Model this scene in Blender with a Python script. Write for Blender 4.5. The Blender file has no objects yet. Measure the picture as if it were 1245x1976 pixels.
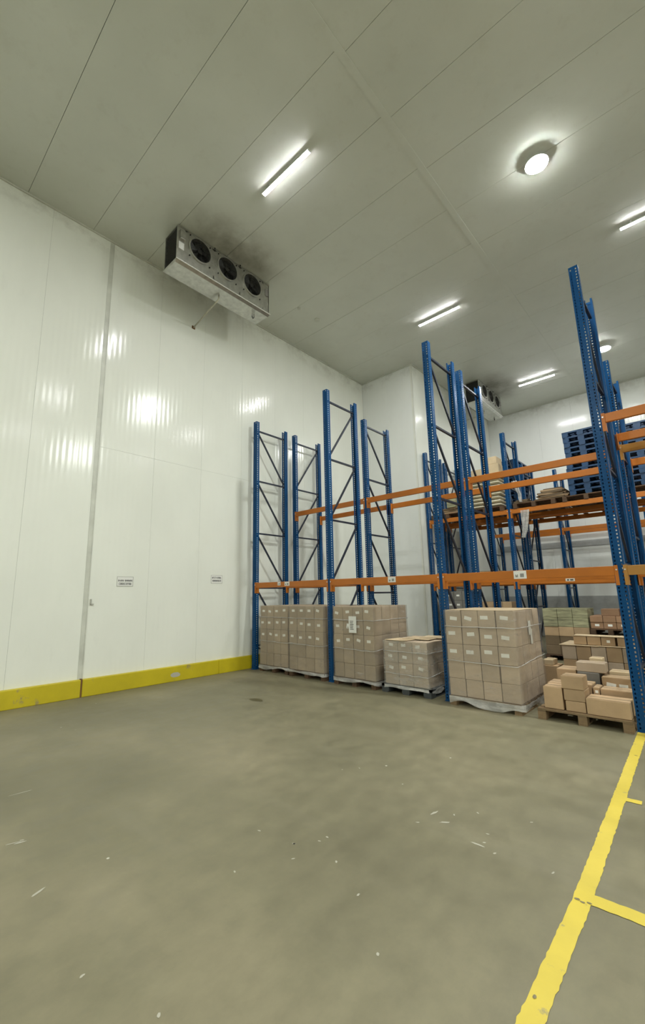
import bpy, bmesh, math, random
from mathutils import Vector, Matrix
C = bpy.context.scene.collection
SC = bpy.context.scene
rnd = random.Random(7)

# ------------------------------------------------------------------ camera
FPX, YAW, PITCH, ROLL, PCX, PCY = 828.76, -0.75024, 0.18058, -0.01645, -25.42, 8.64
def cam_axes():
    cy, sy = math.cos(YAW), math.sin(YAW)
    f = Vector((sy*math.cos(PITCH), cy*math.cos(PITCH), math.sin(PITCH)))
    r = Vector((cy, -sy, 0)); u = r.cross(f)
    return f, math.cos(ROLL)*r+math.sin(ROLL)*u, -math.sin(ROLL)*r+math.cos(ROLL)*u
cf, cr, cu = cam_axes()
cd = bpy.data.cameras.new('camera'); cam = bpy.data.objects.new('camera', cd); C.objects.link(cam)
M = Matrix.Identity(4)
for i in range(3):
    M[i][0] = cr[i]; M[i][1] = cu[i]; M[i][2] = -cf[i]
M[0][3], M[1][3], M[2][3] = 0, 0, 1.72
cam.matrix_world = M
cd.sensor_fit = 'HORIZONTAL'; cd.sensor_width = 36; cd.lens = FPX/1245*36
cd.shift_x = -PCX/1245; cd.shift_y = PCY/1245; cd.clip_start = .05; cd.clip_end = 100
SC.camera = cam
# ------------------------------------------------------------------ world, exposure
w = bpy.data.worlds.new('world'); SC.world = w; w.use_nodes = True
w.node_tree.nodes['Background'].inputs[0].default_value = (.5, .52, .5, 1)
w.node_tree.nodes['Background'].inputs[1].default_value = .02
SC.view_settings.view_transform = 'Standard'; SC.view_settings.look = 'None'
SC.view_settings.gamma = 1; SC.view_settings.use_curve_mapping = False
SC.view_settings.exposure = 2.1
TUBE_W = 38.0      # emission strength of the light tubes
DISC_W = 260.0      # emission strength of the round high bay lamps
# ------------------------------------------------------------------ room numbers
XW, XJ, YJ, YB, ZC, XR, YF = -8.55, -6.52, 12.14, 18.85, 9.31, 9.5, -16.0
Y1, Y1b, Y2, Y2b, Y3, Y3b, Y3c, Y3d, Y4, Y4b = 6.93, 7.95, 8.35, 9.35, 12.5, 13.5, 13.9, 14.9, 17.5, 18.5

# ------------------------------------------------------------------ materials
def nt(name):
    m = bpy.data.materials.new(name); m.use_nodes = True
    t = m.node_tree; return m, t, t.nodes['Principled BSDF'], t.nodes, t.links
def N(t, typ, **k):
    n = t.nodes.new(typ)
    for a, b in k.items():
        if a in n.inputs: n.inputs[a].default_value = b
        else: setattr(n, a, b)
    return n
def ramp(t, src, stops):
    r = t.nodes.new('ShaderNodeValToRGB'); e = r.color_ramp.elements
    while len(e) < len(stops): e.new(.5)
    for i, (p, c) in enumerate(stops):
        e[i].position = p; e[i].color = (*c, 1) if len(c) == 3 else c
    t.links.new(src, r.inputs[0]); return r
def noise(t, scale, detail=4, vec=None, rough=.55):
    n = t.nodes.new('ShaderNodeTexNoise'); n.inputs['Scale'].default_value = scale
    n.inputs['Detail'].default_value = detail; n.inputs['Roughness'].default_value = rough
    if vec: t.links.new(vec, n.inputs['Vector'])
    return n
def pos(t, sc=(1, 1, 1), obj=False, loc=(0, 0, 0)):
    if obj: s = t.nodes.new('ShaderNodeTexCoord').outputs['Object']
    else: s = t.nodes.new('ShaderNodeNewGeometry').outputs['Position']
    mp = t.nodes.new('ShaderNodeMapping'); mp.inputs['Scale'].default_value = sc; mp.inputs['Location'].default_value = loc
    t.links.new(s, mp.inputs['Vector']); return mp.outputs[0]
def mix(t, fac, a, b, typ='MIX'):
    m = t.nodes.new('ShaderNodeMix'); m.data_type = 'RGBA'; m.blend_type = typ
    for s, i in ((fac, 0), (a, 6), (b, 7)):
        if hasattr(s, 'is_output') or isinstance(s, bpy.types.NodeSocket): t.links.new(s, m.inputs[i])
        elif i == 0: m.inputs[0].default_value = s
        else: m.inputs[i].default_value = (*s, 1)
    return m.outputs[2]
def bump(t, src, strength, dist=.01):
    b = t.nodes.new('ShaderNodeBump'); b.inputs['Strength'].default_value = strength; b.inputs['Distance'].default_value = dist
    t.links.new(src, b.inputs['Height']); return b.outputs[0]
def simple(name, col, rough=.5, metal=0, var=.0, scale=8, bmp=0):
    m, t, p, n, l = nt(name)
    p.inputs['Roughness'].default_value = rough; p.inputs['Metallic'].default_value = metal
    nz = noise(t, scale, 4, pos(t))
    d = tuple(max(0, c*(1-var)) for c in col); u = tuple(min(1, c*(1+var)) for c in col)
    r = ramp(t, nz.outputs[0], [(.3, d), (.7, u)]); l.new(r.outputs[0], p.inputs['Base Color'])
    if bmp: l.new(bump(t, nz.outputs[0], bmp, .005), p.inputs['Normal'])
    return m

def wall_mat(name, axis, base, dirty=0):
    """white enamelled sandwich panel sheet with fine vertical fluting"""
    m, t, p, n, l = nt(name)
    s = (1, 0, 0) if axis == 'X' else (0, 1, 0)
    wv = t.nodes.new('ShaderNodeTexWave'); wv.bands_direction = 'X'; wv.inputs['Scale'].default_value = 3.0
    wv.inputs['Distortion'].default_value = 0
    mp = pos(t, s if axis == 'X' else (1, 1, 1))
    if axis == 'Y':
        sep = t.nodes.new('ShaderNodeSeparateXYZ'); l.new(pos(t), sep.inputs[0])
        cmb = t.nodes.new('ShaderNodeCombineXYZ'); l.new(sep.outputs[1], cmb.inputs[0]); mp = cmb.outputs[0]
    l.new(mp, wv.inputs['Vector'])
    nz = noise(t, 1.1, 4, pos(t, (1, 1, .6)))
    r = ramp(t, nz.outputs[0], [(.3, tuple(c*.95 for c in base)), (.7, base)])
    nd = noise(t, 5, 5, pos(t, (1, 1, .35)), .7)
    rd = ramp(t, nd.outputs[0], [(.60, (0, 0, 0)), (.78, (1, 1, 1))])
    sm = t.nodes.new('ShaderNodeMath'); sm.operation = 'MULTIPLY'; sm.inputs[1].default_value = .22
    l.new(rd.outputs[0], sm.inputs[0])
    col = mix(t, sm.outputs[0], r.outputs[0], tuple(c*.8 for c in base))
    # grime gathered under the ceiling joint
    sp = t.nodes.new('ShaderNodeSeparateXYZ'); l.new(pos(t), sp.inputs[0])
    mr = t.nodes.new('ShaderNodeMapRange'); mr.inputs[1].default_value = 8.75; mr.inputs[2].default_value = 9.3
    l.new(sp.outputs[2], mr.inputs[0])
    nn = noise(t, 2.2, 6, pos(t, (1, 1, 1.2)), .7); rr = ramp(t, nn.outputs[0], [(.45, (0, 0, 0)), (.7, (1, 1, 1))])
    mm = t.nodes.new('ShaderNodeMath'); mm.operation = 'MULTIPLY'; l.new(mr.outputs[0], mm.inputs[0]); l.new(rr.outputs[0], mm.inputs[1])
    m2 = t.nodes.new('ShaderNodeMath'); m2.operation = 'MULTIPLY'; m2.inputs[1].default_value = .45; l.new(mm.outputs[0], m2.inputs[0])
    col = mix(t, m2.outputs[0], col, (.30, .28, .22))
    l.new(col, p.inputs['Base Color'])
    p.inputs['Roughness'].default_value = .15
    p.inputs['Specular IOR Level'].default_value = .5
    nw = noise(t, 1.6, 3, pos(t, (1, 1, .25)))
    ad = t.nodes.new('ShaderNodeMath'); ad.operation = 'MULTIPLY_ADD'; ad.inputs[1].default_value = .9
    l.new(nw.outputs[0], ad.inputs[0])
    sw = t.nodes.new('ShaderNodeMath'); sw.operation = 'MULTIPLY'; sw.inputs[1].default_value = .085
    l.new(wv.outputs['Fac'], sw.inputs[0]); l.new(sw.outputs[0], ad.inputs[2])
    l.new(bump(t, ad.outputs[0], .7, .012), p.inputs['Normal'])
    return m

WALLC = (.87, .885, .81)
M_wall_y = wall_mat('white_panel_side', 'Y', WALLC)
M_wall_x = wall_mat('white_panel_end', 'X', (.86, .88, .85))
M_joint = simple('grey_joint_filler', (.33, .33, .28), .7, 0, .15)
M_trimw = simple('white_corner_flashing', (.78, .79, .72), .4, 0, .03, 2)
M_trim = simple('joint_flashing', (.60, .61, .54), .35, 0, .12, 3)

def ceil_mat():
    m, t, p, n, l = nt('ceiling_panel')
    nz = noise(t, .7, 5, pos(t)); base = ramp(t, nz.outputs[0], [(.3, (.62, .64, .575)), (.7, (.69, .71, .645))])
    n2 = noise(t, 3.5, 6, pos(t), .7); r2 = ramp(t, n2.outputs[0], [(.55, (0, 0, 0)), (.8, (1, 1, 1))])
    f0 = t.nodes.new('ShaderNodeMath'); f0.operation = 'MULTIPLY'; f0.inputs[1].default_value = .25; l.new(r2.outputs[0], f0.inputs[0])
    col = mix(t, f0.outputs[0], base.outputs[0], (.45, .43, .35))
    # mould and dust blown onto the panels in front of the two cooling units
    for (cx, cy, rx, ry) in ((-6.75, 5.0, .95, 1.8), (-4.95, 15.9, .95, 1.7)):
        mp = t.nodes.new('ShaderNodeMapping'); mp.vector_type = 'TEXTURE'
        mp.inputs['Location'].default_value = (cx, cy, ZC); mp.inputs['Scale'].default_value = (rx, ry, 1)
        l.new(t.nodes.new('ShaderNodeNewGeometry').outputs['Position'], mp.inputs['Vector'])
        ln = t.nodes.new('ShaderNodeVectorMath'); ln.operation = 'LENGTH'; l.new(mp.outputs[0], ln.inputs[0])
        mr = t.nodes.new('ShaderNodeMapRange'); mr.interpolation_type = 'SMOOTHSTEP'
        mr.inputs[1].default_value = 1.0; mr.inputs[2].default_value = .1; mr.inputs[3].default_value = 0; mr.inputs[4].default_value = 1
        l.new(ln.outputs['Value'], mr.inputs[0])
        n3 = noise(t, 1.8, 5, pos(t), .6); r3 = ramp(t, n3.outputs[0], [(.3, (.15, .15, .15)), (.7, (1, 1, 1))])
        mu = t.nodes.new('ShaderNodeMath'); mu.operation = 'MULTIPLY'; l.new(mr.outputs[0], mu.inputs[0]); l.new(r3.outputs[0], mu.inputs[1])
        mv = t.nodes.new('ShaderNodeMath'); mv.operation = 'MULTIPLY'; mv.inputs[1].default_value = .95; l.new(mu.outputs[0], mv.inputs[0])
        col = mix(t, mv.outputs[0], col, (.20, .18, .13))
    l.new(col, p.inputs['Base Color'])
    p.inputs['Roughness'].default_value = .32
    l.new(bump(t, noise(t, 1.3, 2, pos(t)).outputs[0], .25, .01), p.inputs['Normal'])
    return m
M_ceil = ceil_mat()

def floor_mat():
    m, t, p, n, l = nt('worn_concrete')
    a = noise(t, .55, 6, pos(t), .6); ra = ramp(t, a.outputs[0], [(.3, (.160, .146, .088)), (.5, (.205, .186, .114)), (.72, (.285, .25, .158))])
    b = noise(t, 6, 8, pos(t, (1, .6, 1)), .7); rb = ramp(t, b.outputs[0], [(.35, (.87, .87, .87)), (.65, (1.07, 1.07, 1.07))])
    col = mix(t, 1, ra.outputs[0], rb.outputs[0], 'MULTIPLY')
    # tyre polished streaks running along the aisle
    c = noise(t, 1.3, 4, pos(t, (.35, 1.6, 1)), .6); rc = ramp(t, c.outputs[0], [(.55, (0, 0, 0)), (.7, (1, 1, 1))])
    f = t.nodes.new('ShaderNodeMath'); f.operation = 'MULTIPLY'; f.inputs[1].default_value = .12; l.new(rc.outputs[0], f.inputs[0])
    col = mix(t, f.outputs[0], col, (.31, .285, .21))
    # white chips and crumbs trodden into the floor
    v = t.nodes.new('ShaderNodeTexVoronoi'); v.inputs['Scale'].default_value = 3.1; v.inputs['Randomness'].default_value = 1
    l.new(pos(t, (1, 1, 1)), v.inputs['Vector'])
    rv = ramp(t, v.outputs['Distance'], [(.0, (1, 1, 1)), (.028, (1, 1, 1)), (.042, (0, 0, 0))])
    n4 = noise(t, .7, 3, pos(t, (1, 1, 1), False, (3.1, 7.4, 0))); r4 = ramp(t, n4.outputs[0], [(.56, (0, 0, 0)), (.60, (1, 1, 1))])
    g = t.nodes.new('ShaderNodeMath'); g.operation = 'MULTIPLY'; l.new(rv.outputs[0], g.inputs[0]); l.new(r4.outputs[0], g.inputs[1])
    col = mix(t, g.outputs[0], col, (.62, .60, .52))
    l.new(col, p.inputs['Base Color'])
    rr = ramp(t, b.outputs[0], [(.3, (.42, .42, .42)), (.7, (.62, .62, .62))]); l.new(rr.outputs[0], p.inputs['Roughness'])
    l.new(bump(t, b.outputs[0], .25, .004), p.inputs['Normal'])
    return m
M_floor = floor_mat()

def worn_paint(name, col, under, th=.66, sc=5, rough=.5):
    m, t, p, n, l = nt(name)
    a = noise(t, sc, 8, pos(t), .72); r = ramp(t, a.outputs[0], [(th-.02, (0, 0, 0)), (th+.04, (1, 1, 1))])
    b = noise(t, 2.2, 5, pos(t)); rb = ramp(t, b.outputs[0], [(.3, tuple(c*.82 for c in col)), (.7, col)])
    l.new(mix(t, r.outputs[0], rb.outputs[0], under), p.inputs['Base Color'])
    p.inputs['Roughness'].default_value = rough
    l.new(bump(t, a.outputs[0], .2, .003), p.inputs['Normal'])
    return m
M_line = worn_paint('yellow_floor_paint', (.74, .58, .075), (.33, .28, .14), .64, 7)
M_kerb = worn_paint('yellow_kerb_paint', (.62, .50, .012), (.34, .27, .10), .63, 3)
M_blue = worn_paint('blue_rack_enamel', (.006, .070, .205), (.04, .085, .14), .74, 9, .32)
M_blue.node_tree.nodes['Principled BSDF'].inputs['Specular IOR Level'].default_value = .18
M_brace = simple('dark_brace_steel', (.020, .026, .045), .4, .2, .2)
M_orange = worn_paint('orange_beam_enamel', (.54, .165, .014), (.30, .10, .02), .66, 8, .38)
M_ochre = worn_paint('ochre_beam_enamel', (.50, .24, .05), (.35, .17, .05), .68, 8, .38)
M_pin = simple('bright_pin', (.85, .85, .82), .3, .6)
M_galv = simple('galvanised_steel', (.52, .52, .48), .30, .85, .15, 9, .05)
M_black = simple('black_plastic', (.012, .012, .012), .5)
M_fanmetal = simple('dark_fan_metal', (.035, .035, .032), .45, .4)
M_white = simple('white_enamel', (.75, .75, .72), .4)
M_pvc = simple('aged_pvc_pipe', (.52, .50, .40), .5, 0, .1)
M_rust = simple('rusty_clamp', (.18, .09, .03), .8)

def wood_mat(name, c1, c2):
    m, t, p, n, l = nt(name)
    a = noise(t, 3, 6, pos(t, (1, 1, 1), True), .65)
    oi = t.nodes.new('ShaderNodeObjectInfo')
    wv = t.nodes.new('ShaderNodeTexWave'); wv.bands_direction = 'Y'; wv.inputs['Scale'].default_value = 14; wv.inputs['Distortion'].default_value = 6
    l.new(pos(t, (.15, 1, 1), True), wv.inputs['Vector'])
    r = ramp(t, a.outputs[0], [(.3, c1), (.7, c2)])
    col = mix(t, .35, r.outputs[0], wv.outputs['Color'], 'MULTIPLY')
    hs = t.nodes.new('ShaderNodeHueSaturation'); mr = t.nodes.new('ShaderNodeMapRange')
    mr.inputs[3].default_value = .75; mr.inputs[4].default_value = 1.25
    l.new(oi.outputs['Random'], mr.inputs[0]); l.new(mr.outputs[0], hs.inputs['Value']); l.new(col, hs.inputs['Color'])
    l.new(hs.outputs[0], p.inputs['Base Color']); p.inputs['Roughness'].default_value = .8
    return m
M_wood = wood_mat('pallet_wood', (.22, .14, .07), (.44, .31, .17))
M_woodd = wood_mat('dark_pallet_wood', (.10, .055, .03), (.20, .115, .06))

def card_mat(name, col, var=.12, st=(1, 1, 1)):
    m, t, p, n, l = nt(name)
    a = noise(t, 2.5, 5, pos(t, st), .6)
    r = ramp(t, a.outputs[0], [(.3, tuple(c*(1-var) for c in col)), (.7, tuple(c*(1+var) for c in col))])
    oi = t.nodes.new('ShaderNodeObjectInfo'); hs = t.nodes.new('ShaderNodeHueSaturation'); mr = t.nodes.new('ShaderNodeMapRange')
    mr.inputs[3].default_value = .86; mr.inputs[4].default_value = 1.12
    l.new(oi.outputs['Random'], mr.inputs[0]); l.new(mr.outputs[0], hs.inputs['Value']); l.new(r.outputs[0], hs.inputs['Color'])
    l.new(hs.outputs[0], p.inputs['Base Color']); p.inputs['Roughness'].default_value = .75
    l.new(bump(t, noise(t, 25, 2, pos(t, (1, 1, .15))).outputs[0], .12, .003), p.inputs['Normal'])
    return m
M_card = card_mat('brown_cardboard', (.47, .325, .19))
M_cardk = card_mat('film_covered_cardboard', (.43, .34, .235))
M_cardw = card_mat('greyish_cardboard', (.53, .42, .31))
M_cardl = card_mat('light_cardboard', (.60, .47, .30))
M_cardd = card_mat('dark_cardboard', (.17, .12, .07))
M_cardg = card_mat('greenish_carton', (.34, .33, .20), .45, (1.2, 1, 7))
M_cardr = card_mat('reddish_cardboard', (.36, .21, .12))
M_greyw = card_mat('grey_carton', (.21, .20, .18))
M_sack = card_mat('cream_paper_sack', (.62, .56, .42))
M_tape = simple('parcel_tape', (.45, .34, .22), .25, 0, .1)
def sticker_mat():
    m, t, p, n, l = nt('printed_sticker')
    a = noise(t, 120, 2, pos(t, (1, 1, .25), True)); r = ramp(t, a.outputs[0], [(.22, (.4, .4, .38)), (.28, (.95, .95, .90))])
    l.new(r.outputs[0], p.inputs['Base Color']); p.inputs['Roughness'].default_value = .4
    return m
M_stick = sticker_mat()
M_paper = simple('white_paper', (.80, .80, .76), .6)
M_ink = simple('printing_ink', (.06, .06, .055), .6)
M_greyplastic = simple('grey_plastic_pallet', (.055, .062, .066), .5, 0, .2)
M_blueplastic = simple('blue_plastic_pallet', (.007, .045, .12), .42, 0, .25, 6)

def film_mat(name, tint, dens, streak):
    m, t, p, n, l = nt(name)
    p.inputs['Base Color'].default_value = (*tint, 1); p.inputs['Roughness'].default_value = .16
    a = noise(t, 3.5, 6, pos(t, (1, 1, 2.8)), .7); r = ramp(t, a.outputs[0], [(.45, (dens,)*3), (.62, (dens*1.6,)*3), (.74, (streak,)*3)])
    tr = t.nodes.new('ShaderNodeBsdfTransparent'); tr.inputs[0].default_value = (.95, .94, .92, 1)
    mx = t.nodes.new('ShaderNodeMixShader'); l.new(r.outputs[0], mx.inputs[0]); l.new(tr.outputs[0], mx.inputs[1]); l.new(p.outputs[0], mx.inputs[2])
    l.new(mx.outputs[0], n['Material Output'].inputs[0])
    b = noise(t, 9, 4, pos(t, (1, 1, 2.2)), .6); l.new(bump(t, b.outputs[0], .6, .02), p.inputs['Normal'])
    return m
M_film = film_mat('stretch_film', (.62, .58, .53), .15, .6)
M_filmg = film_mat('stretch_film_thick', (.62, .60, .55), .26, .7)
M_filmb = film_mat('gathered_film', (.72, .71, .68), .5, .9)

def emit(name, col, s):
    m = bpy.data.materials.new(name); m.use_nodes = True; t = m.node_tree; t.nodes.clear()
    e = t.nodes.new('ShaderNodeEmission'); e.inputs[0].default_value = (*col, 1); e.inputs[1].default_value = s
    o = t.nodes.new('ShaderNodeOutputMaterial'); t.links.new(e.outputs[0], o.inputs[0]); return m
M_tube = emit('lit_tube', (.99, .985, 1), TUBE_W)
M_disc = emit('lit_lens', (.96, 1, .95), DISC_W)
M_disc2 = emit('lit_lens_weaker', (.98, 1, .96), DISC_W*.35)

# ------------------------------------------------------------------ mesh helpers
class MB:
    def __init__(s): s.v = []; s.f = []
    def box(s, x0, x1, y0, y1, z0, z1, mtx=None):
        b = len(s.v); vs = [Vector((x, y, z)) for z in (z0, z1) for y in (y0, y1) for x in (x0, x1)]
        s.v += [mtx @ v if mtx else v for v in vs]
        for f in ((0, 2, 3, 1), (4, 5, 7, 6), (0, 1, 5, 4), (2, 6, 7, 3), (0, 4, 6, 2), (1, 3, 7, 5)): s.f.append(tuple(b+i for i in f))
        return s
    def quad(s, *p):
        b = len(s.v); s.v += [Vector(q) for q in p]; s.f.append(tuple(range(b, b+len(p)))); return s
    def bar(s, a, b, w, h):
        """square bar from a to b"""
        a = Vector(a); b = Vector(b); d = (b-a); L = d.length; q = d.to_track_quat('Z', 'X').to_matrix().to_4x4(); q.translation = a
        return s.box(-w/2, w/2, -h/2, h/2, 0, L, q)
    def tube(s, pts, r, n=8, cap=True):
        pts = [Vector(p) for p in pts]; b0 = len(s.v)
        for i, p in enumerate(pts):
            d = (pts[min(i+1, len(pts)-1)]-pts[max(i-1, 0)]).normalized(); q = d.to_track_quat('Z', 'X')
            for k in range(n):
                a = 2*math.pi*k/n; s.v.append(p+q @ Vector((r*math.cos(a), r*math.sin(a), 0)))
        for i in range(len(pts)-1):
            for k in range(n):
                a = b0+i*n+k; b = b0+i*n+(k+1) % n; s.f.append((a, b, b+n, a+n))
        if cap: s.f.append(tuple(b0+k for k in reversed(range(n)))); s.f.append(tuple(b0+(len(pts)-1)*n+k for k in range(n)))
        return s
    def ring(s, c, r0, r1, axis, depth, n=32, a0=0):
        """annular cylinder, axis X, centre c: inner r0, outer r1"""
        b = len(s.v)
        for x in (0, depth):
            for r in (r0, r1):
                for k in range(n):
                    a = 2*math.pi*k/n; s.v.append(Vector(c)+Vector((x, r*math.cos(a), r*math.sin(a))))
        for k in range(n):
            j = (k+1) % n
            s.f += [(b+k, b+j, b+n+j, b+n+k), (b+2*n+k, b+3*n+k, b+3*n+j, b+2*n+j), (b+n+k, b+n+j, b+3*n+j, b+3*n+k), (b+k, b+2*n+k, b+2*n+j, b+j)]
        return s
    def mesh(s, name, mat, smooth=False, bevel=0):
        me = bpy.data.meshes.new(name); me.from_pydata([tuple(v) for v in s.v], [], s.f)
        if bevel:
            bm = bmesh.new(); bm.from_mesh(me)
            bmesh.ops.bevel(bm, geom=bm.edges[:], offset=bevel, segments=2, profile=.6, affect='EDGES'); bm.to_mesh(me); bm.free()
        if smooth:
            for p in me.polygons: p.use_smooth = True
        me.materials.append(mat); me.update(); return me
def obj(name, me, parent=None, loc=(0, 0, 0), rot=(0, 0, 0), scale=None):
    o = bpy.data.objects.new(name, me); C.objects.link(o); o.location = loc; o.rotation_euler = rot
    if scale: o.scale = scale
    if parent: o.parent = parent
    return o
def tag(o, label, cat, group=None):
    o['label'] = label; o['category'] = cat
    if group: o['group'] = group
    return o
def thing(name, label, cat, loc, rz=0, group=None):
    o = bpy.data.objects.new(name, None); C.objects.link(o); o.location = loc; o.rotation_euler = (0, 0, rz); o.empty_display_size = .2
    return tag(o, label, cat, group)
def struct(o): o['kind'] = 'structure'; return o
def setting(name, loc=(0, 0, 0)):
    o = bpy.data.objects.new(name, None); C.objects.link(o); o.location = loc; return struct(o)
def ordw(i): return ['first', 'second', 'third', 'fourth', 'fifth', 'sixth', 'seventh', 'eighth', 'ninth', 'tenth', 'eleventh', 'twelfth', 'thirteenth', 'fourteenth'][i]

# ------------------------------------------------------------------ structure: floor
fl = struct(obj('floor', MB().box(XW-.2, XR, YF, YB+.2, -.2, 0).mesh('floor', M_floor)))
def strip(pts, wd, z=.0025, seg=.03, rag=.0035, seed=1):
    r = random.Random(seed); L = []; R = []
    P = [Vector((*p, 0)) for p in pts]
    for i in range(len(P)-1):
        a, b = P[i], P[i+1]; d = b-a; n = max(1, int(d.length/seg)); nn = Vector((-d.y, d.x, 0)).normalized()
        for k in range(n+(i == len(P)-2)):
            c = a+d*(k/n)
            L.append(c+nn*(wd/2+r.uniform(-rag, rag))); R.append(c-nn*(wd/2+r.uniform(-rag, rag)))
    m = MB(); m.v = [Vector((p.x, p.y, z)) for p in L+R]; k = len(L)
    m.f = [(i+k, i+1+k, i+1, i) for i in range(k-1)]
    return m
for i, (pts, wd) in enumerate(([[(-.790, .2), (-.790, 2.1), (-.792, 3.05), (-.838, 4.7), (-.90, 6.75), (-.915, 7.2)], .092],
                               [[(-.752, 3.095), (-.30, 3.105), (3.2, 3.16)], .105], [[(-.792, 4.66), (-.685, 4.665)], .075])):
    o = obj('floor_marking', strip(pts, wd, .0025+.0006*i, seed=i).mesh('floor_marking', M_line), fl)
M_speck = simple('trodden_white_scrap', (.46, .44, .36), .7)
M_stain = simple('dark_spill', (.10, .085, .03), .35)
for i, (x, y, sx, sy, a) in enumerate([(-5.9, 4.95, .16, .09, .3)]):
    m = MB(); r = random.Random(i); k = 14
    m.v = [Vector((x+math.cos(2*math.pi*j/k)*sx*r.uniform(.7, 1), y+math.sin(2*math.pi*j/k)*sy*r.uniform(.7, 1), .002)) for j in range(k)]; m.f = [tuple(range(k))]
    obj('floor_stain', m.mesh('floor_stain', M_stain), fl)

CHIPS = [(-1.45, 3.212, 0.05600000000000001, 0.01225, 0.0), (-1.751, 3.338, 0.05600000000000001, 0.01225, 0.7), (-1.882, 3.414, 0.05600000000000001, 0.01225, 1.4), (-1.75, 3.491, 0.0176, 0.0088, 2.1), (-1.623, 3.64, 0.0176, 0.0088, 2.8), (-1.906, 3.201, 0.0176, 0.0088, 0.5), (-1.324, 3.183, 0.0176, 0.0088, 1.2), (-2.345, 3.709, 0.0176, 0.0088, 1.9), (-2.867, 3.752, 0.0176, 0.0088, 2.6), (-2.302, 2.518, 0.0176, 0.0088, 0.3), (-2.414, 2.375, 0.0176, 0.0088, 1.0), (-1.762, 2.254, 0.0176, 0.0088, 1.7), (-2.059, 2.413, 0.0176, 0.0088, 2.4), (-1.448, 3.388, 0.0176, 0.0088, 0.1), (-1.263, 3.765, 0.0176, 0.0088, 0.8), (-0.98, 3.214, 0.0176, 0.0088, 1.5), (-1.44, 1.98, 0.0176, 0.0088, 2.2), (-2.292, 2.592, 0.0176, 0.0088, 2.9), (-1.424, 3.264, 0.0176, 0.0088, 0.6), (-3.907, 1.078, 0.05600000000000001, 0.01225, 1.3), (-3.199, 1.005, 0.05600000000000001, 0.01225, 2.0), (-2.475, 1.908, 0.0176, 0.0088, 2.7), (-2.414, 2.378, 0.0176, 0.0088, 0.4), (-2.295, 2.247, 0.0176, 0.0088, 1.1), (-2.388, 0.967, 0.0176, 0.0088, 1.8), (-1.944, 1.112, 0.0176, 0.0088, 2.5), (-2.729, 2.325, 0.0176, 0.0088, 0.2), (-3.932, 1.1, 0.0176, 0.0088, 0.9), (-4.846, 1.31, 0.154, 0.007, 1.493), (-3.937, 1.04, 0.07, 0.007, 1.312)]
def chip(x, y, sx, sy, rz, seed, name='paint_chip'):
    m = MB(); r = random.Random(seed); k = 9; c, q = math.cos(rz), math.sin(rz)
    for j in range(k):
        a = 2*math.pi*j/k; u = math.cos(a)*sx*r.uniform(.5, 1); v = math.sin(a)*sy*r.uniform(.5, 1)
        m.v.append(Vector((x+u*c-v*q, y+u*q+v*c, .0016)))
    m.f = [tuple(range(k))]; obj(name, m.mesh(name, M_speck), fl)
for i, (x, y, sx, sy, rz) in enumerate(CHIPS): chip(x, y, sx, sy, rz, i)
M_wornp = simple('worn_through_paint', (.20, .17, .09), .6, 0, .3, 30)
for i, (x, y, a, b) in enumerate([(-.815, 3.045, .020, .012), (-.785, 3.035, .018, .010), (-.758, 3.05, .016, .012), (-.81, 2.24, .010, .016), (-.86, 5.9, .02, .008)]):
    m = MB(); r = random.Random(50+i); k = 10
    m.v = [Vector((x+math.cos(2*math.pi*j/k)*a*r.uniform(.5, 1), y+math.sin(2*math.pi*j/k)*b*r.uniform(.5, 1), .0045)) for j in range(k)]; m.f = [tuple(range(k))]
    obj('worn_patch', m.mesh('worn_patch', M_wornp), fl)
# ------------------------------------------------------------------ structure: ceiling (panels 1.18 m wide, joint strip at X = -2.9)
ce = struct(obj('ceiling', MB().box(XW-.2, XR+.1, YF, YB+.2, ZC+.06, ZC+.2).mesh('ceiling', M_joint)))
XS = -2.89; PW = 1.182
edges = []; y = 3.84-PW*17
while y < YB+.2: edges.append(y); y += PW
for (xa, xb, off) in ((XW-.1, XS-.05, 0), (XS+.05, XR, .11)):
    for e in edges:
        a = max(YF, e+off+.003); b = min(YB+.15, e+off+PW-.003)
        if b-a < .05: continue
        z = ZC+rnd.uniform(0, .002)
        obj('ceiling_panel', MB().box(xa, xb, a, b, z, ZC+.08).mesh('ceiling_panel', M_ceil), ce)
obj('joint_strip', MB().box(XS-.055, XS+.055, YF, YB, ZC-.006, ZC+.01).box(XS-.062, XS-.05, YF, YB, ZC-.001, ZC+.012).mesh('joint_strip', M_ceil), ce)

# ------------------------------------------------------------------ structure: walls
def wall(name, segs, mat, axis, const, out):
    """segs: (a0, a1, z0, z1) panel rectangles along the wall; out = direction of the room side"""
    lo = min(s[0] for s in segs); hi = max(s[1] for s in segs)
    m = MB(); t0, t1 = sorted((const-out*.05, const-out*.2))
    m.box(*( (t0, t1, lo, hi) if axis == 'Y' else (lo+.03, hi-.03, t0, t1)), 0, ZC+.06)
    w_ = struct(obj(name, m.mesh(name, M_joint)))
    for (a0, a1, z0, z1) in segs:
        c0, c1 = sorted((const-out*rnd.uniform(0, .0015), const-out*.06))
        g = .0014
        b = (c0, c1, a0+g, a1-g) if axis == 'Y' else (a0+g, a1-g, c0, c1)
        obj('wall_panel', MB().box(*b, z0+g, z1-g).mesh('wall_panel', mat), w_)
    return w_
segs = []
y = 3.08
while y > YF: segs.append((max(YF, y-1.15), y, 0, ZC)); y -= 1.15
y = 3.08
while y < YJ-.01:
    e = min(YJ, y+1.18)
    segs += [(y, e, 0, 4.68), (y, e, 4.68, ZC)]; y = e
wl = wall('wall_left', segs, M_wall_y, 'Y', XW, 1)
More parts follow.
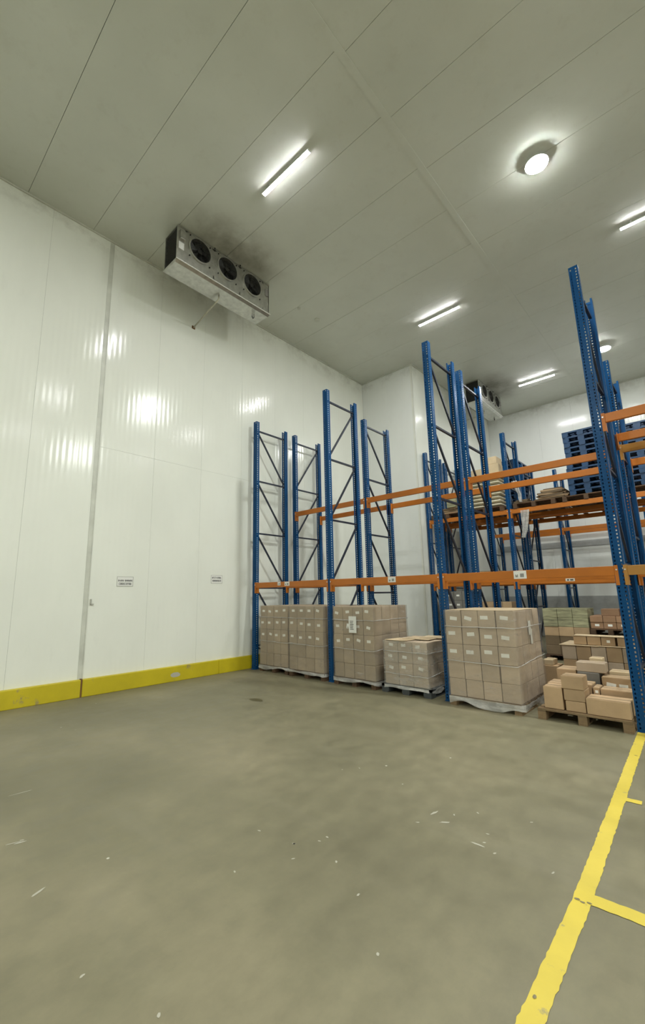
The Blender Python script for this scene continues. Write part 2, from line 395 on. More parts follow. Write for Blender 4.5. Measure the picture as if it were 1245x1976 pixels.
obj('joint_flashing', MB().box(XW, XW+.006, 3.03, 3.12, .3, ZC).box(XW, XW+.012, 3.10, 3.115, .3, ZC).mesh('joint_flashing', M_trim), wl)
wall('wall_front_left', [(XW, -7.5, 0, ZC), (-7.5, XJ, 0, ZC)], M_wall_x, 'X', YJ, -1)
segs = []; y = YJ+.06
while y < YB: segs.append((y, min(YB, y+1.18), 0, ZC)); y += 1.18
wall('wall_left_rear', segs, M_wall_y, 'Y', XJ, 1)
segs = []; x = XJ
for x1 in [-5.68+1.19*k for k in range(15)]:
    x1 = min(x1, XR)
    if x1 > x+.02: segs.append((x, x1, 0, ZC))
    x = x1
wb = wall('wall_back', segs, M_wall_x, 'X', YB, -1)
segs = []; y = YF
while y < YB: segs.append((y, min(YB, y+1.18), 0, ZC)); y += 1.18
wall('wall_right', segs, M_wall_y, 'Y', XR, -1)
segs = []; x = XW
while x < XR:
    x1 = min(XR, x+1.18); segs.append((x, x1, 4.4 if x1 > -3.35 and x < 1.35 else 0, ZC)); x += 1.18
wf = wall('wall_front', segs, M_wall_x, 'X', YF, 1)
dr = setting('door_1', (0, 0, 0)); m = MB().box(-3.45, -3.33, YF-.05, YF+.05, 0, 4.5).box(1.33, 1.45, YF-.05, YF+.05, 0, 4.5).box(-3.33, 1.33, YF-.05, YF+.05, 4.38, 4.5)
obj('door_frame', m.mesh('door_frame', M_galv), dr)
obj('door_leaf', MB().box(-3.33, -1.005, YF-.03, YF+.02, 0, 4.38).mesh('door_leaf', M_wall_x), dr); obj('door_leaf', MB().box(-.995, 1.33, YF-.03, YF+.02, 0, 4.38).mesh('door_leaf', M_wall_x), dr)
# small cove along the ceiling joint
struct(obj('trim_1', MB().box(XW, XW+.03, YF, YJ, ZC-.03, ZC).box(XW, XJ, YJ-.03, YJ, ZC-.03, ZC).box(XJ, XJ+.03, YJ, YB, ZC-.03, ZC).box(XJ, XR, YB-.03, YB, ZC-.03, ZC).mesh('trim_1', M_trim)))
# corner flashing on the projecting corner
struct(obj('trim_2', MB().box(XJ-.06, XJ+.004, YJ-.004, YJ, .3, ZC-.03).box(XJ, XJ+.004, YJ-.004, YJ+.06, .3, ZC-.03).mesh('trim_2', M_trimw)))
# raised grey strip and thin grey lower band on the rear wall
M_greyband = simple('grey_wall_band', (.40, .41, .40), .5, 0, .08)
struct(obj('wall_band_upper', MB().box(XJ, XR, YB-.04, YB-.001, 3.36, 3.58).mesh('wall_band_upper', M_greyband, bevel=.004)))
struct(obj('wall_band_lower', MB().box(XJ, XR, YB-.012, YB-.001, .3, 1.52).mesh('wall_band_lower', M_greyband)))
kb = setting('baseboard_left')
def kerb(x0, x1, y0, y1, par, mt=None):
    m = MB(); m.box(x0, x1, y0, y1, 0, .30); return obj('kerb_segment', m.mesh('kerb_segment', mt or M_kerb, bevel=.012), par)
kerb(XW-.02, XW+.085, YF, 3.065, kb); kerb(XW-.02, XW+.085, 3.095, 6.0, kb); kerb(XW-.02, XW+.085, 6.004, YJ, kb)
obj('rust_streak', MB().box(XW, XW+.07, 3.066, 3.094, 0, .31).mesh('rust_streak', M_rust), kb)
m = MB(); k = 12
m.v = [Vector((XW+.0862, 4.92+math.cos(2*math.pi*j/k)*.11*rnd.uniform(.8, 1.1), .13+math.sin(2*math.pi*j/k)*.055*rnd.uniform(.8, 1.1))) for j in range(k)]; m.f = [tuple(range(k))]
obj('paint_patch', m.mesh('paint_patch', M_speck), kb)
kb2 = setting('baseboard_rear'); kerb(XW+.085, XJ, YJ-.085, YJ+.02, kb2); kerb(XJ-.02, XJ+.085, YJ-.085, YB, kb2, M_greyband); kerb(XJ+.085, XR, YB-.085, YB+.02, kb2, M_greyband)

# ------------------------------------------------------------------ lamps
def tube_light(x, y, label):
    t = thing('ceiling_light', label, 'ceiling light', (x, y, ZC-.002), 0, None)
    obj('housing', MB().box(-.60, .60, -.038, .038, -.092, -.068).mesh('housing', M_white, bevel=.005), t)
    for s in (-1, 1): obj('hanger', MB().box(s*.4-.012, s*.4+.012, -.010, .010, -.07, 0).mesh('hanger', M_white), t)
    obj('tube', MB().box(-.585, .585, -.036, .036, -.0965, -.0925).mesh('tube', M_tube, bevel=.0015), t)
    for s in (-1, 1): obj('end_cap', MB().box(s*.594-.008, s*.594+.008, -.037, .037, -.100, -.0925).mesh('end_cap', M_white, bevel=.003), t)
for x, y, lb in ((-4.70, 4.55, 'lit white tube light on the ceiling beside the large near cooling unit'),
                 (-4.61, 10.31, 'lit white tube light on the ceiling above the rack frames and projecting wall corner'),
                 (-3.77, 16.22, 'lit white tube light farthest back, right of the distant cooling unit'),
                 (.11, 10.31, 'lit white tube light at the right edge, above the tallest upright'),
                 (.11, 4.55, 'white tube light overhead to the right of the round lamp'),
                 (-4.7, -1.2, 'white tube light behind the viewer near the signed wall'),
                 (.11, -1.2, 'white tube light behind the viewer over the yellow line'),
                 (4.9, 4.55, 'white tube light over the right-hand part of the hall'),
                 (4.9, 10.31, 'white tube light over the right-hand racks'),
                 (4.9, -1.2, 'white tube light behind the viewer on the right')): tube_light(x, y, lb)
def disc_light(x, y, label, lens=None):
    t = thing('high_bay_lamp', label, 'lamp', (x, y, ZC-.002))
    m = MB(); n = 28
    prof = [(.06, 0), (.07, -.05), (.12, -.08), (.184, -.118), (.184, -.134)]
    for r, z in prof:
        for k in range(n): a = 2*math.pi*k/n; m.v.append(Vector((r*math.cos(a), r*math.sin(a), z)))
    for i in range(len(prof)-1):
        for k in range(n): j = (k+1) % n; m.f.append((i*n+k, i*n+j, (i+1)*n+j, (i+1)*n+k))
    m.f.append(tuple(range(n)))
    obj('housing', m.mesh('housing', M_white, True), t)
    m = MB()
    LP = ((.181, -.132), (.181, -.138), (.15, -.144), (.08, -.147))
    for r, z in LP:
        for k in range(n): a = 2*math.pi*k/n; m.v.append(Vector((r*math.cos(a), r*math.sin(a), z)))
    for i in range(len(LP)-1):
        for k in range(n): j = (k+1) % n; m.f.append((i*n+k, (i+1)*n+k, (i+1)*n+j, i*n+j))
    m.f.append(tuple((len(LP)-1)*n+k for k in range(n)))
    obj('lens', m.mesh('lens', lens or M_disc, True), t)
for x, y, lb, ln in ((-1.33, 7.5, 'bright round high bay lamp on the ceiling at upper right', M_disc),
                 (-1.60, 15.43, 'small bright round lamp glowing behind the tallest upright', M_disc2),
                 (6.2, -.4, 'added unseen round lamp to the right behind the viewer', M_disc),  # added out of view to brighten the left wall and load fronts
                 (-3.2, -6.2, 'added unseen round lamp far behind the viewer, left', M_disc),  # this rear pair is added fill for faces turned towards the camera
                 (4.2, -6.2, 'added unseen round lamp far behind the viewer, right', M_disc),
                 (6.2, 7.5, 'added unseen round lamp high on the right of the hall', M_disc)): disc_light(x, y, lb, ln)  # last one also added out of view, brightens the left wall

# ------------------------------------------------------------------ cooling units
def cooling_unit(loc, length, depth, height, label, pipe, seed):
    """local: face towards +X at x=0, body back to -depth, y from 0 to length, z from -height to 0"""
    t = thing('cooling_unit', label, 'cooling unit', loc)
    D, L, H = depth, length, height
    pz = -H+.06                                   # bottom of the body, the tray hangs below
    fans = [L*(.215+.285*k) for k in range(3)]; fr = L*.105; fz = -.30
    # casing: front sheet with three round openings, back, top, right end
    m = MB(); n = 32
    for fy in fans:
        y0, y1 = fy-L*.1425, fy+L*.1425; zt, zb = -.015, pz
        b = len(m.v); 
        for k in range(n):
            a = 2*math.pi*k/n; c, s = math.cos(a), math.sin(a)
            m.v.append(Vector((0, fy+fr*c, fz+fr*s)))
        for k in range(n):
            a = 2*math.pi*k/n; c, s = math.cos(a), math.sin(a)
            q = max(abs(c)/((y1-fy)), abs(s)/((zt-fz) if s > 0 else (fz-zb)))
            m.v.append(Vector((0, fy+c/q, max(min(fz+s/q, zt), zb))))
        for k in range(n): j = (k+1) % n; m.f.append((b+k, b+n+k, b+n+j, b+j))
        for (yy, zz) in ((y0, zt), (y1, zt), (y0, zb), (y1, zb)):
            pass
    ys, ye = fans[0]-L*.1425, fans[2]+L*.1425
    m.box(-.02, 0, 0, ys, pz, -.015).box(-.02, 0, ye, L, pz, -.015)
    m.box(-D, .01, 0, L, -.02, 0).box(-D, 0, L-.02, L, pz, -.02).box(-D, -D+.02, .0, L, pz, -.02)
    m.box(-.01, .012, 0, L, pz-.01, pz+.03)
    obj('casing', m.mesh('casing', M_galv), t)
    m = MB()
    for k in range(26): m.box(-D+.05, -.03, .012+.006*0, .016, pz+.02+k*(-pz-.06)/26, pz+.028+k*(-pz-.06)/26)
    m.box(-D+.04, -.03, .03, .05, pz, -.02)
    obj('coil_end', m.mesh('coil_end', M_fanmetal), t)
    for i, fy in enumerate(fans):
        r = obj('fan_ring', MB().ring((0, fy, fz), fr-.012, fr+.02, 'X', .035).ring((-.12, fy, fz), fr-.004, fr+.004, 'X', .12).mesh('fan_ring', M_galv), t)
        m = MB()
        for rr in (.3, .5, .7, .88): m.ring((.022, fy, fz), fr*rr-.002, fr*rr+.002, 'X', .004, 24)
        for k in range(8):
            a = math.pi*k/4+.2; m.bar((.03, fy+.04*math.cos(a), fz+.04*math.sin(a)), (.03, fy+fr*math.cos(a), fz+fr*math.sin(a)), .005, .005)
        obj('guard', m.mesh('guard', M_fanmetal), t)
        m = MB(); m.tube([(-.10, fy, fz), (.0, fy, fz)], .055, 14)
        for k in range(5):
            a = 2*math.pi*k/5+i; ca, sa = math.cos(a), math.sin(a); cb, sb = math.cos(a+.75), math.sin(a+.75)
            r1, r2 = .05, fr-.02
            m.quad((-.04, fy+r1*ca, fz+r1*sa), (-.02, fy+r2*ca, fz+r2*sa), (-.08, fy+r2*cb, fz+r2*sb), (-.07, fy+r1*cb, fz+r1*sb))
            m.quad((-.07, fy+r1*cb, fz+r1*sb), (-.08, fy+r2*cb, fz+r2*sb), (-.018, fy+r2*ca, fz+r2*sa), (-.038, fy+r1*ca, fz+r1*sa))
        obj('fan_blades', m.mesh('fan_blades', M_fanmetal), t)
        m = MB(); m.box(-.14, -.13, fy-fr, fy+fr, fz-fr, fz+fr); obj('dark_coil', m.mesh('dark_coil', M_black), t)
        for dy, dz in ((-1, -1), (1, -1), (-1, 1), (1, 1)):
            obj('bolt', MB().tube([(0, fy+dy*(fr*.93), fz+dz*fr*.93), (.02, fy+dy*(fr*.93), fz+dz*fr*.93)], .014, 8).mesh('bolt', M_black), t)
    # drip tray below, tapering towards the back
    m = MB(); a, b = .03, -D-.02; z0 = pz-.015; z1 = -H; z2 = -H+.02
    P = [(a, -.02, z0), (a, L+.02, z0), (b, L+.02, z0), (b, -.02, z0), (a-.07, -.0, z1), (a-.07, L, z1), (b+.02, L, z2), (b+.02, 0, z2)]
    m.v = [Vector(p) for p in P]; m.f = [(0, 1, 2, 3), (4, 7, 6, 5), (0, 4, 5, 1), (1, 5, 6, 2), (2, 6, 7, 3), (3, 7, 4, 0)]
    obj('drip_tray', m.mesh('drip_tray', M_galv), t)
    m = MB().bar((.031, -.02, z0+.002), (.031, L+.02, z0+.002), .012, .018); obj('tray_edge', m.mesh('tray_edge', M_pin), t)
    for yy in (.1, L*.36, L*.64, L-.1):
        for xx in (-.05, -D+.02): obj('hanger', MB().box(xx, xx+.04, yy-.02, yy+.02, 0, .02).mesh('hanger', M_galv), t)
    for yy in (L*.36, L*.64): obj('top_clip', MB().box(-.01, .03, yy-.012, yy+.012, -.01, .018).mesh('top_clip', M_fanmetal), t)
    obj('terminal_box', MB().box(0, .05, .05, .17, -.30, -.10).mesh('terminal_box', M_galv, bevel=.006), t)
    obj('nameplate', MB().box(0, .006, .04, .16, -.52, -.36).mesh('nameplate', M_white), t)
    obj('cover_plate', MB().box(0, .02, L-.13, L-.04, -.34, -.16).mesh('cover_plate', M_greyw, bevel=.004), t)
    y = L*.49
    pts = [(-D*.55, y, z1+.03), (-D*.55, y, z1-.07), (-D*.62, y, z1-.09)] + [pipe]
    o = obj('drain_pipe', MB().tube(pts, .018, 8).mesh('drain_pipe', M_pvc, True), t)
    obj('pipe_clamp', MB().box(pipe[0]-.012, pipe[0]+.0, pipe[1]-.045, pipe[1]+.045, pipe[2]-.04, pipe[2]+.04).mesh('pipe_clamp', M_rust, bevel=.008), t)
    yl = L*.86
    obj('cable_loop', MB().tube([(-D*.4, yl, z1+.03), (-D*.4, yl-.01, z1-.08), (-D*.4, yl+.02, z1-.12), (-D*.4, yl+.05, z1-.08), (-D*.4, yl+.045, z1+.03)], .011, 6).mesh('cable_loop', M_black, True), t)
    return t
cooling_unit((-7.12, 3.80, ZC-.02), 2.50, .50, .85, 'large galvanised cooling unit with three fans hung near the signed wall', (XW+.012+7.12, 1.30, 8.24-(ZC-.02)), 1)
cooling_unit((-5.30, 14.75, ZC-.02), 2.20, .50, .82, 'distant galvanised cooling unit with three fans behind the rack uprights', (XJ+.012+5.30, 1.1, -.98), 2)
for i, (x, y) in enumerate([(-7.17, 8.15), (-7.19, 7.44)]):
    t = thing('ceiling_rose', ['larger','smaller'][i]+' dark round fitting on the ceiling right of the near cooling unit', 'ceiling fitting', (x, y, ZC))
    obj('cap', MB().tube([(0, 0, -.03), (0, 0, 0)], .075-.03*i, 16).mesh('cap', M_trim), t)

# ------------------------------------------------------------------ pallet racks
PWX, PDY = .12, .10
def post_mesh(h, facing):
    """perforated C-section post, slotted face towards facing*Y"""
    m = MB(); x0, x1 = -PWX/2, PWX/2; yf = facing*PDY/2; yb = -facing*PDY/2; n = int(h/.05)
    for i in range(n):
        z = i*.05; za, zb, zc = z, z+.026, z+.05
        m.quad((x0, yf, za), (x1, yf, za), (x1, yf, zb), (x0, yf, zb))
        cuts = [x0, x0+.018, x0+.034, x1-.034, x1-.018, x1]
        for j in (0, 2, 4): m.quad((cuts[j], yf, zb), (cuts[j+1], yf, zb), (cuts[j+1], yf, zc), (cuts[j], yf, zc))
        for xs in (x0, x1):
            m.quad((xs, yf, za), (xs, yb, za), (xs, yb, zb), (xs, yf, zb))
            ya, yc = yf*.35, yf*.0
            m.quad((xs, yf, zb), (xs, ya, zb), (xs, ya, zc), (xs, yf, zc)); m.quad((xs, yc, zb), (xs, yb, zb), (xs, yb, zc), (xs, yc, zc))
    z = n*.05
    m.box(x0, x1, min(yf, yf*.96), max(yf, yf*.96), z, h)
    for xs, s in ((x0, 1), (x1, -1)):
        m.box(min(xs, xs+s*.003), max(xs, xs+s*.003), -PDY/2, PDY/2, z-.001, h)
        m.box(min(xs, xs+s*.028), max(xs, xs+s*.028), min(yb, yb+facing*.003), max(yb, yb+facing*.003), 0, h)
    return m.mesh('post', M_blue)
_pm = {}
def post(h, f):
    k = (round(h, 2), f)
    if k not in _pm: _pm[k] = post_mesh(*k)
    return _pm[k]
M_BP = MB().box(-.068, .068, -.075, .075, 0, .008).box(-.066, -.06, -.05, .05, .008, .09).box(.06, .066, -.05, .05, .008, .09).mesh('base_plate', M_blue)
def frame(x, y, h, label, group=None, diag=1, dep=1.02, ztop=None, step=1.365, lean=0):
    t = thing('rack_upright_frame', label, 'rack frame', (x, y, 0), 0, group)
    obj('post', post(h-.008, -1), t, (0, 0, .008)); obj('post', post(h-.008, 1), t, (0, dep, .008))
    for yy in (0, dep): obj('base_plate', M_BP, t, (0, yy, 0))
    z = ztop if ztop else h-.24; zs = []
    while z > .3: zs.append(z); z -= step
    for i, z in enumerate(zs):
        obj('horizontal_brace', MB().box(-.02, .02, .052-.02, dep-.032, z-.018, z+.018).mesh('horizontal_brace', M_brace), t)
        z2 = zs[i+1] if i+1 < len(zs) else .12
        a, b = ((.05, z-.05), (dep-.05, z2+.06)) if diag > 0 else ((dep-.05, z-.05), (.05, z2+.06))
        obj('diagonal_brace', MB().bar((0, a[0], a[1]), (0, b[0], b[1]), .036, .032).mesh('diagonal_brace', M_brace), t)
    return t
def beam(xa, xb, y, ztop, face, mat, label, h=.125, stickers=(), group=None):
    """beam between posts centred on xa and xb; face -1: on the near side of the post"""
    g = PWX/2+.004; L = xb-xa-2*g
    t = thing('rack_beam', label, 'rack beam', (xa+g, y, ztop), 0, group)
    yc = face*.026
    obj('bar', MB().box(.004, L-.004, yc-.026, yc+.026, -h, 0).mesh('bar', mat, bevel=.006), t)
    for s, xe in ((1, 0), (-1, L)):
        c = obj('connector', MB().box(min(xe, xe+s*.005), max(xe, xe+s*.005), -.052, .052, -.25, .01)
                .box(min(xe+s*.005, xe-s*.035), max(xe+s*.005, xe-s*.035), *sorted((face*.0525, face*.0575)), -.25, .01).mesh('connector', mat), t)
        obj('safety_pin', MB().tube([(xe-s*.018, face*.0575, -.05), (xe-s*.018, face*.068, -.05)], .010, 8).mesh('safety_pin', M_pin), c)
    for (sx, sw, sh, tall) in stickers:
        st = obj('location_tag', MB().box(sx-xa-g, sx-xa-g+sw, *sorted((face*.0525, face*.055)), -.006-sh, -.006).mesh('location_tag', M_paper), t)
        m = MB(); r = random.Random(int(abs(sx)*100)); q = sx-xa-g
        for k in range(3): m.box(q+sw*(.14+.07*k), q+sw*(.18+.07*k), *sorted((face*.0555, face*.0565)), -.006-sh*.8, -.006-sh*(.45+.1*(k % 2)))
        for k in range(3): m.box(q+sw*(.52+.10*k), q+sw*(.58+.10*k), *sorted((face*.0555, face*.0565)), -.006-sh*.8, -.006-sh*.35)
        obj('print', m.mesh('print', M_ink), st)
    return t
XA, XB_, XC, XD, XE2 = -8.31, -5.88, -3.39, -.885, 1.62
FX = {'A': (XA, 'leftmost upright frame'), 'B': (XB_, 'second upright frame from the left'), 'C': (XC, 'third upright frame from the left'), 'D': (XD, 'rightmost upright frame'), 'E': (XE2, 'upright frame beyond the right edge')}
for k, h, dg, zt in (('A', 6.24, 1, 6.00), ('B', 6.28, -1, 6.03), ('C', 6.36, 1, 6.10), ('D', 6.50, 1, 6.16), ('E', 6.40, 1, 6.1)):
    fo = frame(FX[k][0], Y1, h, 'blue '+FX[k][1]+' of the nearest rack row'+(', tallest in view' if k == 'D' else ''), None, dg, Y1b-Y1, zt)
    if k == 'D': fo.rotation_euler = (0, -.008, 0)
for k, h, dg, zt in (('A', 6.24, -1, 6.02), ('B', 5.99, 1, 5.84), ('C', 6.33, 1, 6.08), ('D', 5.52, 1, 5.3), ('E', 5.52, 1, 5.3)):
    frame(FX[k][0], Y2, h, 'blue '+FX[k][1]+' of the second rack row', None, dg, Y2b-Y2, zt)
GX = {'F': (-6.42, 'upright frame by the projecting wall'), 'E': (-3.96, 'middle upright frame'), 'G': (-1.48, 'upright frame behind the tallest upright'), 'H': (1.0, 'upright frame out past the right edge')}
for k in 'FEGH':
    frame(GX[k][0], Y3, 6.24, 'blue '+GX[k][1]+' of the third rack row', None, 1, 1.0, 6.0)
    frame(GX[k][0], Y3c, 6.2 if k == 'F' else 5.6, 'blue '+GX[k][1]+' of the fourth rack row', None, -1, 1.0)
for k, x in (('F', -6.3), ('E', -3.84), ('G', -1.36), ('H', 1.1)):
    frame(x, Y4, 6.15, 'blue '+{'F': 'leftmost', 'E': 'second', 'G': 'third', 'H': 'fourth'}[k]+' upright frame of the farthest rack row', None, 1, 1.0)
ZB, ZU = 2.03, 3.985
row1 = [('A', 'B', 'left'), ('B', 'C', 'middle'), ('C', 'D', 'right')]
tags = {'left': [(-7.455, .10, .075, 0), (-7.22, .16, .09, 0)], 'middle': [(-4.44, .165, .10, 0)], 'right': [(-2.215, .18, .118, 0)]}
for a, b, nm in row1:
    xa, xb = FX[a][0], FX[b][0]
    beam(xa, xb, Y1, ZB, -1, M_orange, f'low orange beam of the nearest rack row, {nm} bay, with white tags', stickers=tags[nm])
    beam(xa, xb, Y1b, ZB-(.0 if nm != 'right' else .02), 1, M_orange, f'low orange beam at the back of the nearest rack row, {nm} bay')
    beam(xa, xb, Y2, ZB, -1, M_orange, f'low orange beam at the front of the second rack row, {nm} bay')
    beam(xa, xb, Y2, ZU, -1, M_orange, f'high orange beam at the front of the second rack row, {nm} bay')
    beam(xa, xb, Y2b, ZU, 1, M_orange, f'high orange beam at the back of the second rack row, {nm} bay')
t = thing('location_sign', 'small white tag hanging on the rear low beam of the right bay', 'tag', (-1.77, Y1b-.004, 1.913))
obj('plate', MB().box(0, .13, -.003, 0, -.045, 0).mesh('plate', M_paper), t)
obj('print', MB().box(.02, .05, -.0045, -.003, -.034, -.012).box(.065, .11, -.0045, -.003, -.034, -.012).mesh('print', M_ink), t)
beam(XD, XE2, Y1, ZB, -1, M_ochre, 'low ochre beam running off the right edge from the tallest upright')
beam(XD, XE2, Y1b, ZB, 1, M_orange, 'low orange beam behind the ochre beam at the right edge')
beam(XD, XE2, Y1, 4.115, -1, M_orange, 'high orange beam running off the right edge from the tallest upright')
beam(XD, XE2, Y1b, 4.115, 1, M_orange, 'high orange beam second in from the right edge, behind the topmost one')
beam(XD, XE2, Y2, 4.02, -1, M_ochre, 'high ochre beam at the right edge below the two orange ones')
beam(XD, XE2, Y2b, 4.02, 1, M_orange, 'high orange beam at the right edge just below the ochre one')
beam(XD, XE2, Y2, ZB, -1, M_orange, 'low orange beam of the second rack row at the right edge')
for (ya, yb, rn) in ((Y3, Y3b, 'third'), (Y3c, Y3d, 'fourth')):
    for a, b, nm in (('F', 'E', 'left'), ('E', 'G', 'middle'), ('G', 'H', 'right')):
        for z, zn in ((ZB, 'low'), (3.975, 'high')):
            beam(GX[a][0], GX[b][0], ya, z, -1, M_orange, f'{zn} orange front beam of the {rn} rack row, {nm} bay')
            beam(GX[a][0], GX[b][0], yb, z, 1, M_orange, f'{zn} orange rear beam of the {rn} rack row, {nm} bay')
for a, b, nm in ((-6.3, -3.84, 'left'), (-3.84, -1.36, 'middle'), (-1.36, 1.1, 'right')):
    beam(a, b, Y4, 3.95, -1, M_orange, f'high orange beam of the farthest rack row, {nm} bay')
    beam(a, b, Y4b, 3.95, 1, M_orange, f'high orange rear beam of the farthest rack row, {nm} bay')

# ------------------------------------------------------------------ pallets
_pc = {}
def part_mesh(kind, dims, mat, bev=0):
    k = (kind, tuple(round(d, 3) for d in dims), mat.name)
    if k not in _pc:
        a, b, c = dims; _pc[k] = MB().box(0, a, 0, b, 0, c).mesh(kind, mat, bevel=bev)
    return _pc[k]
def wood_pallet(x, y, z, label, W=1.0, D=1.2, mat=None, rz=0, group=None):
    """front edge along X: W wide, D deep, .144 high; corner at x, y"""
    mat = mat or M_wood
    t = thing('wooden_pallet', label, 'pallet', (x, y, z), rz, group)
    bw = .1
    for i in range(3): obj('bottom_board', part_mesh('bottom_board', (bw, D, .02), mat), t, (i*(W-bw)/2, 0, 0))
    for i in range(3):
        for j in range(3): obj('block', part_mesh('block', (bw, .14, .08), mat, .003), t, (i*(W-bw)/2, j*(D-.14)/2, .02))
    for i in range(3): obj('stringer_board', part_mesh('stringer_board', (bw, D, .02), mat), t, (i*(W-bw)/2, 0, .1))
    n = 8; tw = .105
    for j in range(n): obj('top_board', part_mesh('top_board', (W, tw, .022), mat), t, (0, j*(D-tw)/(n-1), .12))
    return t
def plastic_pallet_mesh(W, D, mat, name):
    m = MB()
    for i in range(3):
        for j in range(3): m.box(i*(W-.14)/2, i*(W-.14)/2+.14, j*(D-.16)/2, j*(D-.16)/2+.16, .018, .11)
    for i in range(3): m.box(i*(W-.12)/2, i*(W-.12)/2+.12, 0, D, 0, .018)
    m.box(0, W, 0, .06, .10, .14).box(0, W, D-.06, D, .10, .14).box(0, .06, 0, D, .10, .14).box(W-.06, W, 0, D, .10, .14)
    for k in range(1, 9): m.box(.05, W-.05, k*D/9-.03, k*D/9+.03, .112, .138)
    for k in range(1, 6): m.box(k*W/6-.02, k*W/6+.02, .05, D-.05, .106, .134)
    return m.mesh(name, mat)
# ------------------------------------------------------------------ cartons
_cm = {}
def carton_mesh(w_, d, h, mat):
    k = (round(w_, 3), round(d, 3), round(h, 3), mat.name)
    if k not in _cm:
        c = .007; m = MB(); y = d/2                      # rounded vertical and top/bottom edges, flaps meeting in the middle
        rings = [(c, 0), (0, c), (0, h-c-.002), (c*.5, h-.002)]
        for e, z in rings: m.v += [Vector(p) for p in ((e, e, z), (w_-e, e, z), (w_-e, d-e, z), (e, d-e, z))]
        for q in range(3):
            for p in range(4): m.f.append((q*4+p, q*4+(p+1) % 4, q*4+4+(p+1) % 4, q*4+4+p))
        m.f += [(3, 2, 1, 0), (12, 13, 14, 15)]
        m.box(c, w_-c, c, y-.0025, h-.003, h).box(c, w_-c, y+.0025, d-c, h-.003, h)
        _cm[k] = m.mesh('cardboard_box', mat)
    return _cm[k]
def sticker_mesh(w_, h):
    k = ('s', w_, h)
    if k not in _cm: _cm[k] = MB().box(-w_/2, w_/2, -.0015, 0, -h/2, h/2).mesh('sticker', M_stick)
    return _cm[k]
def carton(x, y, z, w_, d, h, label, mat=None, st=None, rz=0, tape=False, group=None, g=.003):
    o = obj('cardboard_box', carton_mesh(w_-2*g, d-2*g, h-.002, mat or M_card), None, (x+g, y+g, z+.001), (0, 0, rz))
    tag(o, label, 'box', group)
    for s in (st or ()):                       # (u, v, w, h, tilt) on the near face
        obj('sticker', sticker_mesh(s[2], s[3]), o, (w_*s[0], -.0005, h*s[1]), (0, s[4], 0))
    if tape:
        o2 = obj('tape', MB().box(.005, w_-2*g-.005, d/2-.03, d/2+.02, h-.0015, h-.0008).mesh('tape', M_tape), o, (-.0005, 0, 0))
    return o
def wrapped_stack(x, y, z, cols, cw, rows, cd_, layers, ch, name, mat, st_layers, right=True, film=M_film, jig=.006, filmlabel='', stw=(.085, .050)):
    """cartons of one wrapped pallet load: near face, right face and top layer"""
    r = random.Random(int(abs(x)*100)); names = []
    for L in range(layers):
        ln = 'top' if L == layers-1 else ('bottom' if L == 0 else ordw(layers-1-L)+'-from-top')
        for j in range(rows):
            for i in range(cols):
                if not (j == 0 or L == layers-1 or (right and i == cols-1)): continue
                st = None
                if j == 0 and L >= layers-st_layers:
                    st = [(.42+r.uniform(-.1, .1), .58+r.uniform(-.08, .08), stw[0], stw[1], r.choice((0, 0, .1, -.08, .25)))]
                if j == 0: lb = f'carton in {name}, {ln} layer, {ordw(i)} from left' + (', white sticker' if st else '')
                elif i == cols-1 and right: lb = f'carton in {name}, {ln} layer, right side, {ordw(j)} row back'
                else: lb = f'carton in {name}, {ln} layer, {ordw(j)} row back, {ordw(i)} column'
                c = carton(x+i*cw+r.uniform(0, jig)-jig/2*0, y+j*cd_+r.uniform(-1, 1)*jig*.0+(r.uniform(-jig, jig) if j == 0 else 0), z+L*ch, cw-jig, cd_-jig, ch, lb, mat, st)
    # film shell: near face, both sides, back
    W, D, H = cols*cw, rows*cd_, layers*ch; m = MB(); nx, ny, nz = 14, 16, 22; g = .016
    per = [(i*W/nx, -g) for i in range(nx+1)] + [(W+g, j*D/ny) for j in range(ny+1)] + [(W-i*W/nx, D+g) for i in range(nx+1)] + [(-g, D-j*D/ny) for j in range(ny+1)]
    P = len(per)
    from mathutils import noise as mn
    for k in range(nz+1):
        zz = H+.004-(H+.0)*k/nz
        for (a, b) in per:
            nvec = Vector((a-W/2, b-D/2, 0)).normalized()
            q = mn.noise(Vector((a*3+x, b*3, zz*7)))*.008+.004
            flare = .014*max(0, 1-abs(zz+.02)/.08)
            m.v.append(Vector((a, b, zz))+nvec*(q+flare))
    for k in range(nz):
        for i in range(P):
            j = (i+1) % P; m.f.append((k*P+i, (k+1)*P+i, (k+1)*P+j, k*P+j))
    f = obj('stretch_film', m.mesh('stretch_film', film, True), None, (x, y, z)); tag(f, 'clear stretch film around '+name, 'film')
    # gathered ropes of film running around the load
    for q, (za, zb) in enumerate(((layers-1, .0), (layers-3+.0, .012))):
        if za < 0: continue
        zz = za*ch+.01
        m = MB(); pts = []; rr = random.Random(q)
        for i in range(13): pts.append((i*W/12, -g-.012, zz+rr.uniform(-.006, .006)-.02*i/12*(q == 1)))
        for j in range(1, 9): pts.append((W+g+.012, j*D/8, zz+rr.uniform(-.006, .006)+.05*j/8*(q == 1)))
        m.tube(pts, .006 if q < 2 else .013, 6); obj('film_rope', m.mesh('film_rope', M_filmb, True), f)
    return f
